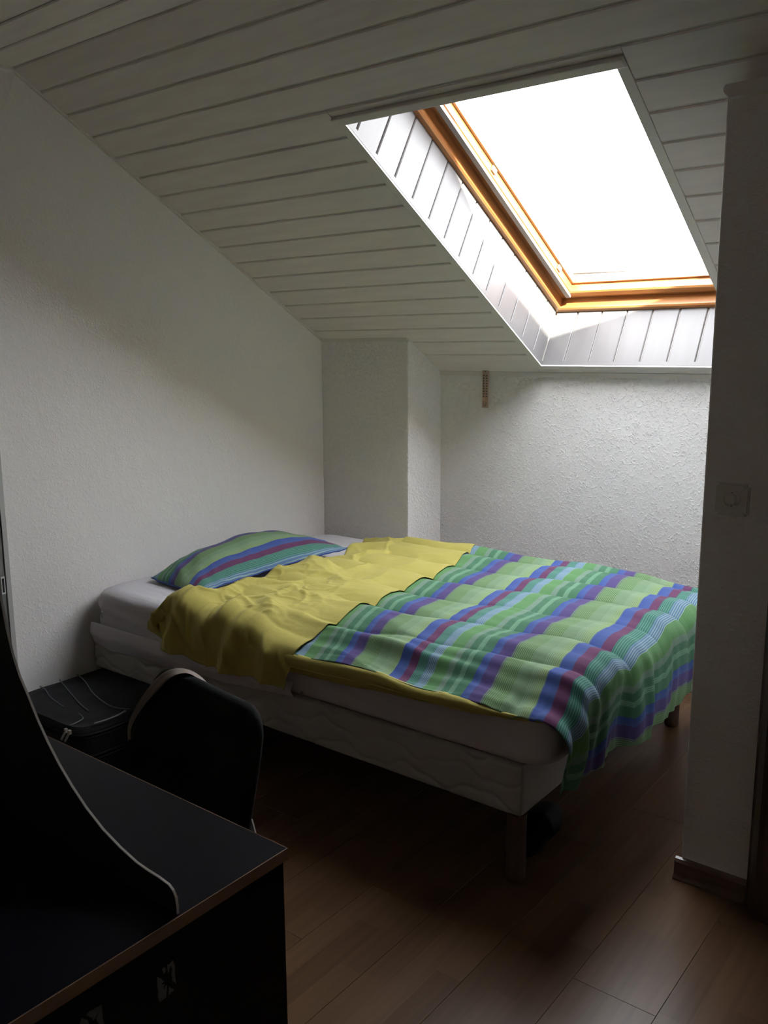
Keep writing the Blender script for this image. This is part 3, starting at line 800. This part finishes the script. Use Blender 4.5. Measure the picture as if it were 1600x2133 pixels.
# torn stickers on the end panel
def sticker(yc, zc, w, h, seed):
    rnd = random.Random(seed); bm = bmesh.new()
    n = 22; outer = []
    for i in range(n):
        a = 2 * math.pi * i / n; sq = 1 / max(abs(math.cos(a)), abs(math.sin(a)))
        outer.append((yc + w / 2 * math.cos(a) * sq * rnd.uniform(.86, 1), zc + h / 2 * math.sin(a) * sq * rnd.uniform(.86, 1)))
    inner = [(yc + (p[0] - yc) * rnd.uniform(.25, .78) + .002, zc + (p[1] - zc) * rnd.uniform(.25, .75)) for p in outer]
    xo = DX - .0036
    vo = [bm.verts.new((xo, *p)) for p in outer]; vi = [bm.verts.new((xo, *p)) for p in inner]
    for i in range(n):
        if rnd.random() < .72: bm.faces.new([vo[i], vo[(i + 1) % n], vi[(i + 1) % n], vi[i]])
    o = D(obj('sticker', bm, M_paper)); o['label'] = 'torn grey sticker'
sticker(.658, .655, .032, .05, 3); sticker(.542, .662, .036, .05, 8); sticker(.487, .672, .03, .03, 12)

# curved black screen standing on the desk, pale edge
scr = empty('desk_screen', (-1.3, .684, .7405)); tag(scr, 'black upright desk screen with a sweeping concave pale edge', 'screen')
prof_s = [(-.897, .7412), (-.8968, .752), (-.8985, .765), (-.9035, .773), (-.912, .778), (-.934, .781), (-.958, .782), (-.982, .7845), (-1.02, .794), (-1.06, .808), (-1.10, .829), (-1.134, .853), (-1.165, .879), (-1.192, .907), (-1.217, .938), (-1.238, .97), (-1.259, .999), (-1.274, 1.030), (-1.286, 1.07), (-1.297, 1.125), (-1.303, 1.18), (-1.306, 1.25), (-1.307, 1.33), (-1.315, 1.345), (-1.335, 1.352)]
bm = bmesh.new(); prism(bm, [(x, .683, z) for x, z in [(-2.35, .7412)] + prof_s + [(-2.35, 1.352)]], (0, .003, 0))
loc_child(obj('panel', bm, M_black), scr)
bm = bmesh.new()
n = len(prof_s); lo, hi = [], []
for i, (x, z) in enumerate(prof_s):
    a = prof_s[max(i - 1, 0)]; b = prof_s[min(i + 1, n - 1)]; d = Vector((b[0] - a[0], 0, b[1] - a[1])).normalized(); nn = Vector((d.z, 0, -d.x))
    if nn.x < 0 and i < n - 3: nn = -nn if nn.z < 0 and False else nn
    q = Vector((x, 0, z)); wdt = .0016
    lo.append([bm.verts.new((q.x, y, q.z)) for y in (.6828, .6862)]); hi.append([bm.verts.new((q.x + nn.x * wdt, y, q.z + nn.z * wdt)) for y in (.6828, .6862)])
for i in range(n - 1):
    bm.faces.new([lo[i][0], lo[i + 1][0], hi[i + 1][0], hi[i][0]]); bm.faces.new([lo[i][1], hi[i][1], hi[i + 1][1], lo[i + 1][1]]); bm.faces.new([hi[i][0], hi[i + 1][0], hi[i + 1][1], hi[i][1]]); bm.faces.new([lo[i][0], lo[i][1], lo[i + 1][1], lo[i + 1][0]])
loc_child(obj('edge_band', bm, M_band), scr)

# ---------------------------------------------------------------- chair
ya, rec = R(8), R(22)
cf = Vector((-math.sin(ya), -math.cos(ya), 0)); ce = Vector((math.cos(ya), -math.sin(ya), 0)); cd = Vector((0, 0, -1)) * math.cos(rec) + cf * math.sin(rec)
cn = ce.cross(cd); cn = -cn if cn.y > 0 else cn                      # towards the desk
CP = Vector((-1.356, 1.15, .818))
chair = empty('desk_chair', (CP.x + cf.x * .3, CP.y + cf.y * .3, 0)); tag(chair, 'black upholstered chair with rounded backrest, pulled up to the desk', 'chair')
def halfw(w):
    r = .058
    hw = curve_at([(0, .188), (.10, .2135), (.2, .2315), (.3, .246), (.42, .25)], w)
    if w < r: hw -= r - math.sqrt(max(0, r * r - (r - w) ** 2))
    if w > .40: hw -= (w - .40) * 1.2
    return hw
def chair_pt(q, w, t): # q in -1..1, w down, t outwards to the front
    return CP + ce * (q * halfw(w)) + cd * w + cn * t
bm = bmesh.new(); nq, nw = 28, 44; front, back = [], []
for j in range(nw + 1):
    w = .46 * (j / nw) ** 1.35
    for lst, sg in ((front, 1), (back, -1)):
        row = []
        for i in range(nq + 1):
            q = -1 + 2 * i / nq; q = math.sin(q * math.pi / 2)
            th = .019 * math.sqrt(max(0, 1 - abs(q) ** 8)) * math.sqrt(max(0, min(1, w / .014))) * math.sqrt(max(0, min(1, (.46 - w) / .014)))
            dish = -.030 * (1 - q * q) * sm(0, .2, w)
            row.append(bm.verts.new(chair_pt(q, w, sg * th + dish)))
        lst.append(row)
for g, fl in ((front, False), (back, True)):
    for j in range(nw):
        for i in range(nq):
            f = [g[j][i], g[j][i + 1], g[j + 1][i + 1], g[j + 1][i]]
            bm.faces.new(f[::-1] if fl else f)
bmesh.ops.remove_doubles(bm, verts=bm.verts[:], dist=.0004)
bmesh.ops.holes_fill(bm, edges=[e for e in bm.edges if e.is_boundary], sides=0)
loc_child(obj('backrest', bm, M_chair, smooth=True), chair)
# seat, support, stem and star base (under the desk)
sc = CP + cd * .40; sc.z = 0; sc = sc + cf * .22
bm = bmesh.new()
Mst = Matrix.Translation((sc.x, sc.y, 0)) @ Matrix.Rotation(-ya, 4, 'Z')
box(bm, -.225, .225, -.22, .20, .405, .455, M=Mst); bmesh.ops.recalc_face_normals(bm, faces=bm.faces[:]); bevel(bm, .022, 4)
loc_child(obj('seat', bm, M_chair, smooth=True), chair)
bm = bmesh.new()
p1 = chair_pt(0, .36, -.045); p0_ = Vector((sc.x, sc.y, .385))
mid = Vector((p1.x, p1.y, .40)) - cf * .02
tube(bm, [p0_, p0_.lerp(mid, .6), mid, p1], .014, 10); loc_child(obj('back_support', bm, M_whitepl, smooth=True), chair)
for sx_ in (-1, 1):
    for sy_ in (-1, 1):
        bm = bmesh.new(); a = Mst @ Vector((sx_ * .17, sy_ * .16, .404)); b = Mst @ Vector((sx_ * .20, sy_ * .20, .0))
        tube(bm, [a, b], [.013, .011], 10); loc_child(obj('leg', bm, M_whitepl), chair)
# beige strap looped over the left corner of the backrest
strap = empty('bag_strap', tuple(CP)); tag(strap, 'beige webbing strap slung over the left corner of the chair back', 'strap')
cl = [(-.040, .010, -.020, .010, 1), (-.062, .001, -.010, .012, 1), (-.084, -.003, .000, .014, .9), (-.108, .003, .012, .016, .6), (-.132, .020, .0225, .016, .25), (-.160, .052, .0235, .015, 0), (-.186, .090, .0235, .012, 0), (-.204, .128, .0235, .010, 0), (-.2165, .160, .019, .008, 0), (-.2235, .185, .006, .007, 0), (-.228, .22, -.012, .007, 0), (-.226, .28, -.026, .007, 0)]
bm = bmesh.new(); prev = None
def cl_pt(i): q, w, t, hw, f = cl[i]; return CP + ce * q + cd * w + cn * t
for i in range(len(cl)):
    a = cl_pt(max(i - 1, 0)); b = cl_pt(min(i + 1, len(cl) - 1)); d = (b - a).normalized()
    nn = (cn * (1 - cl[i][4]) - cd * cl[i][4]).normalized()
    side = d.cross(nn).normalized()
    hw = cl[i][3]; p = cl_pt(i)
    row = [bm.verts.new(p + side * s_ * hw + nn * (.0012 * math.sin(s_ * 6 + i) + .001)) for s_ in (-1, -.5, 0, .5, 1)]
    if prev:
        for k in range(4): bm.faces.new([prev[k], prev[k + 1], row[k + 1], row[k]])
    prev = row
so = loc_child(obj('webbing', bm, M_strap, smooth=True), strap)
md = so.modifiers.new('cloth', 'SOLIDIFY'); md.thickness = .0022; md.offset = 0
md = so.modifiers.new('soft', 'SUBSURF'); md.levels = 2; md.render_levels = 2
# white hanging end
bm = bmesh.new()
e0 = chair_pt(1.0, .198, -.004)
A_ = [e0 + Vector((0, 0, .002)), e0 + ce * .014 - Vector((0, 0, .030)), e0 + ce * .010 - Vector((0, 0, .052)), e0 - ce * .006 - Vector((0, 0, .045))]
vs = [bm.verts.new(p) for p in A_] + [bm.verts.new(p - cn * .003) for p in A_]
bm.faces.new(vs[:4]); bm.faces.new(vs[4:][::-1])
for k in range(4): bm.faces.new([vs[k], vs[4 + k], vs[4 + (k + 1) % 4], vs[(k + 1) % 4]])
o = loc_child(obj('back_shell_edge', bm, M_whitepl), chair); o['label'] = 'white plastic tip at the right edge of the backrest'

# ---------------------------------------------------------------- suitcase
sx0, sx1, sy0, sy1, sh = -3.105, -2.60, 1.605, 2.16, .198
case = empty('suitcase', ((sx0 + sx1) / 2, (sy0 + sy1) / 2, 0)); tag(case, 'black soft suitcase with grey piping lying flat between wall and desk', 'suitcase')
def S_(o): return loc_child(o, case)
def case_top_z(x, y):
    ex = min(x - sx0, sx1 - x); ey = min(y - sy0, 3)
    return sh - .006 + .010 * sm(0, .12, ex) * sm(0, .12, ey) + .006 * nz(x * 5, y * 6, 3) - .012 * sm(0, .5, (x - sx0) / .5 - (y - sy0)) * 0
def super_case(u, v):
    a = u * 2 * math.pi; r = .07
    # rounded-rectangle section swept over v from bottom to top then closed
    hx, hy = (sx1 - sx0) / 2, (sy1 - sy0) / 2
    c, s = math.cos(a), math.sin(a); k = (abs(c) ** 7 + abs(s) ** 7) ** (-1 / 7)
    bulge = 1 + .0 * v
    X = (sx0 + sx1) / 2 + c * k * (hx - .004); Y = (sy0 + sy1) / 2 + s * k * (hy - .004)
    z = v * sh
    f = 1
    if v > .86: f = 1 - .045 * ((v - .86) / .14) ** 2
    X = (sx0 + sx1) / 2 + (X - (sx0 + sx1) / 2) * f; Y = (sy0 + sy1) / 2 + (Y - (sy0 + sy1) / 2) * f
    d = .006 * nz(X * 8, Y * 8 + z * 14, 6)
    return Vector((X + c * d, Y + s * d, z))
S_(grid('side', 120, 16, super_case, M_case))
def case_top(u, v):
    r = v; p = super_case(u, 1); cx, cy = (sx0 + sx1) / 2, (sy0 + sy1) / 2
    x = lerp(p.x, cx, r); y = lerp(p.y, cy, r)
    dent = -.010 * math.exp(-((x + 2.68) / .12) ** 2 - ((y - 1.86) / .12) ** 2)
    return Vector((x, y, sh + .007 * sm(0, .2, r) + (.007 * nz(x * 6, y * 6, 3) + dent) * sm(0, .15, r)))
S_(grid('lid', 120, 26, case_top, M_case))
S_(boxo('base', (sx0 + .01, sx1 - .01, sy0 + .01, sy1 - .01, .001, .02), M_case_d, bev=.004))
def case_line(pts, r=.0022, name='piping', m_=M_pipe, dz=.0015):
    bm = bmesh.new(); P = [Vector((x, y, sh + .007 + .005 * nz(x * 6, y * 6, 3) + dz)) for x, y in pts]
    Q = []
    for i in range(len(P) - 1):
        for k in range(6):
            t = k / 6; a = P[max(i - 1, 0)]; b = P[i]; c = P[i + 1]; d = P[min(i + 2, len(P) - 1)]
            Q.append(.5 * ((2 * b) + (c - a) * t + (2 * a - 5 * b + 4 * c - d) * t * t + (3 * b - a - 3 * c + d) * t ** 3))
    Q.append(P[-1]); tube(bm, Q, r, 6); S_(obj(name, bm, m_, smooth=True))
case_line([(-3.085, 1.757), (-3.04, 1.752), (-2.95, 1.72), (-2.821, 1.696)])
case_line([(-3.09, 1.844), (-3.03, 1.825), (-2.914, 1.786), (-2.80, 1.75), (-2.723, 1.732)])
case_line([(-3.085, 1.921), (-3.0, 1.90), (-2.856, 1.842), (-2.724, 1.812), (-2.66, 1.815), (-2.62, 1.835)])
case_line([(-2.672, 1.622), (-2.672, 1.65), (-2.685, 1.683), (-2.735, 1.698)], .002)
case_line([(-2.612, 1.68), (-2.604, 1.72), (-2.606, 1.77), (-2.618, 1.815)], .003)
# zip runs round the side with two pulls
def zip_path(z, n=80, a0=math.pi * 1.0, a1=math.pi * 2.25):
    return [super_case((a0 + (a1 - a0) * i / n) / (2 * math.pi) % 1.0, z) for i in range(n + 1)]
for zz, rr in ((.86, .0045), (.80, .0035), (.45, .0045), (.38, .003)):
    bm = bmesh.new(); tube(bm, zip_path(zz), rr, 6); S_(obj('zip', bm, M_case_d, smooth=True))
for dx in (0, .022):
    bm = bmesh.new(); a = Vector((-2.668 + dx, 1.600, sh - .008)); 
    box(bm, -.005, .005, -.002, .002, -.034, 0, M=Matrix.Translation(a) @ Matrix.Rotation(R(20), 4, 'Y') @ Matrix.Rotation(R(-20), 4, 'X')); bmesh.ops.recalc_face_normals(bm, faces=bm.faces[:]); bevel(bm, .0015, 1)
    S_(obj('zip_pull', bm, M_pull))
    bm = bmesh.new(); box(bm, a.x - .005, a.x + .006, 1.598, 1.607, sh - .012, sh + .002); S_(obj('zip_slider', bm, M_pull))

# ---------------------------------------------------------------- slipper under the bed
slip = empty('slipper', (-1.19, 2.30, 0)); tag(slip, 'black slipper on the floor beside the bed leg', 'slipper'); slip.rotation_euler = (0, 0, R(8))
def sole_w(t): return .036 + .014 * math.sin(math.pi * min(1, t * 1.05)) ** 1 + .010 * sm(.45, .8, t) - .006 * math.exp(-((t - .4) / .12) ** 2)
def outline(t, s):
    e = math.sqrt(max(0, 1 - (2 * t - 1) ** 6)); return s * sole_w(t) * e
bm = bmesh.new(); n = 24; pts = []
for i in range(n + 1): pts.append((outline(i / n, 1), -.15 + .30 * i / n))
for i in range(n - 1, 0, -1): pts.append((outline(i / n, -1), -.15 + .30 * i / n))
prism(bm, [(x, y, .0005) for x, y in pts], (0, 0, .018)); obj('sole', bm, M_shoe, slip)
def upper(u, v):
    t = .50 + .47 * v; a = u * math.pi; w = sole_w(t) * math.sqrt(max(0.02, 1 - (2 * t - 1) ** 6)); h = .055 * math.sqrt(max(.05, 1 - ((v - .15) / .9) ** 2))
    return Vector((math.cos(a) * w, -.15 + .30 * t, .018 + math.sin(a) * h))
grid('upper', 20, 16, upper, M_shoe, slip, thick=.004)

# ---------------------------------------------------------------- light switch on the partition
sw = empty('light_switch', (-.676, 2.345, 1.110)); tag(sw, 'square cream light switch with round insert on the partition wall', 'light switch')
def on_wall(name, fn, m_):
    return loc_child(obj(name, fn(), m_, smooth=False), sw)
def plate():
    bm = bmesh.new(); box(bm, -.719, -.634, 2.334, 2.345, 1.068, 1.153); bmesh.ops.recalc_face_normals(bm, faces=bm.faces[:])
    es = [e for e in bm.edges if abs(e.verts[0].co.y - e.verts[1].co.y) > .005]; bmesh.ops.bevel(bm, geom=es, offset=.008, segments=4, affect='EDGES')
    es = [e for e in bm.edges if all(v.co.y < 2.335 for v in e.verts)]; bmesh.ops.bevel(bm, geom=es, offset=.004, segments=2, affect='EDGES'); return bm
on_wall('plate', plate, M_plastic)
def ringb():
    bm = bmesh.new(); c = Vector((-.6765, 2.334, 1.112)); n = 36
    for (ra, rb, ya_, yb_) in ((.0195, .0225, 2.3318, 2.334),):
        rows = [[bm.verts.new((c.x + r * math.cos(2 * math.pi * i / n), y, c.z + r * math.sin(2 * math.pi * i / n))) for i in range(n)] for r, y in ((ra, yb_), (ra, ya_), (rb, ya_), (rb, yb_))]
        for a, b in zip(rows, rows[1:]):
            for i in range(n): bm.faces.new([a[i], a[(i + 1) % n], b[(i + 1) % n], b[i]])
    return bm
on_wall('insert_ring', ringb, M_plastic)
def rocker():
    bm = bmesh.new(); box(bm, -.6905, -.6645, 2.327, 2.334, 1.0995, 1.1255); bmesh.ops.recalc_face_normals(bm, faces=bm.faces[:]); bevel(bm, .003, 3); return bm
on_wall('rocker', rocker, M_plastic)
for zz in (1.1300, 1.0955):
    def hole():
        bm = bmesh.new(); tube(bm, [(-.6765, 2.3336, zz), (-.6765, 2.3345, zz)], .0016, 10); return bm
    on_wall('screw_hole', hole, M_dark)

# ---------------------------------------------------------------- wooden thermometer on back wall
th = empty('thermometer', (-2.287, YB - .018, 1.218)); tag(th, 'small wooden wall thermometer hanging on the back wall under the ceiling', 'thermometer')
def T(o): return loc_child(o, th)
ty = YB - .0125
T(boxo('back_board', (-2.3045, -2.2715, ty - .008, ty, 1.214, 1.402), M_thermo, bev=.0015))
bm = bmesh.new(); tube(bm, [(-2.288, ty - .0095, 1.262), (-2.288, ty - .0095, 1.388)], .0018, 8); T(obj('glass_tube', bm, M_cap, smooth=True))
bm = bmesh.new(); tube(bm, [(-2.288, ty - .0115, 1.262), (-2.288, ty - .0115, 1.315)], .0010, 8); T(obj('spirit_column', bm, M_red, smooth=True))
bm = bmesh.new(); tube(bm, [(-2.288, ty - .0078, 1.392), (-2.288, ty - .0090, 1.392)], .0026, 10); T(obj('hanging_hole', bm, M_ink))
bm = bmesh.new()
for side in (-1, 1):
    for k in range(9):
        z = 1.270 + k * .0126
        x = -2.288 + side * .0085
        box(bm, x - .0040, x + .0040, ty - .0086, ty - .0079, z - .0030, z + .0030)
    for k in range(37):
        z = 1.266 + k * .0031; x = -2.288 + side * .0035
        box(bm, x - .0012, x + .0012, ty - .0085, ty - .0079, z - .0003, z + .0003)
T(obj('scale_marks', bm, M_ink))
bm = bmesh.new()
for k in range(5): box(bm, -2.300 + .002 * (k % 2), -2.291, ty - .0085, ty - .0079, 1.222 + k * .005, 1.2245 + k * .005)
tube(bm, [(-2.2865, ty - .0085, 1.222), (-2.2835, ty - .0085, 1.230), (-2.281, ty - .0085, 1.238), (-2.2845, ty - .0085, 1.246)], .0016, 6)
T(obj('printed_emblem', bm, M_ink))
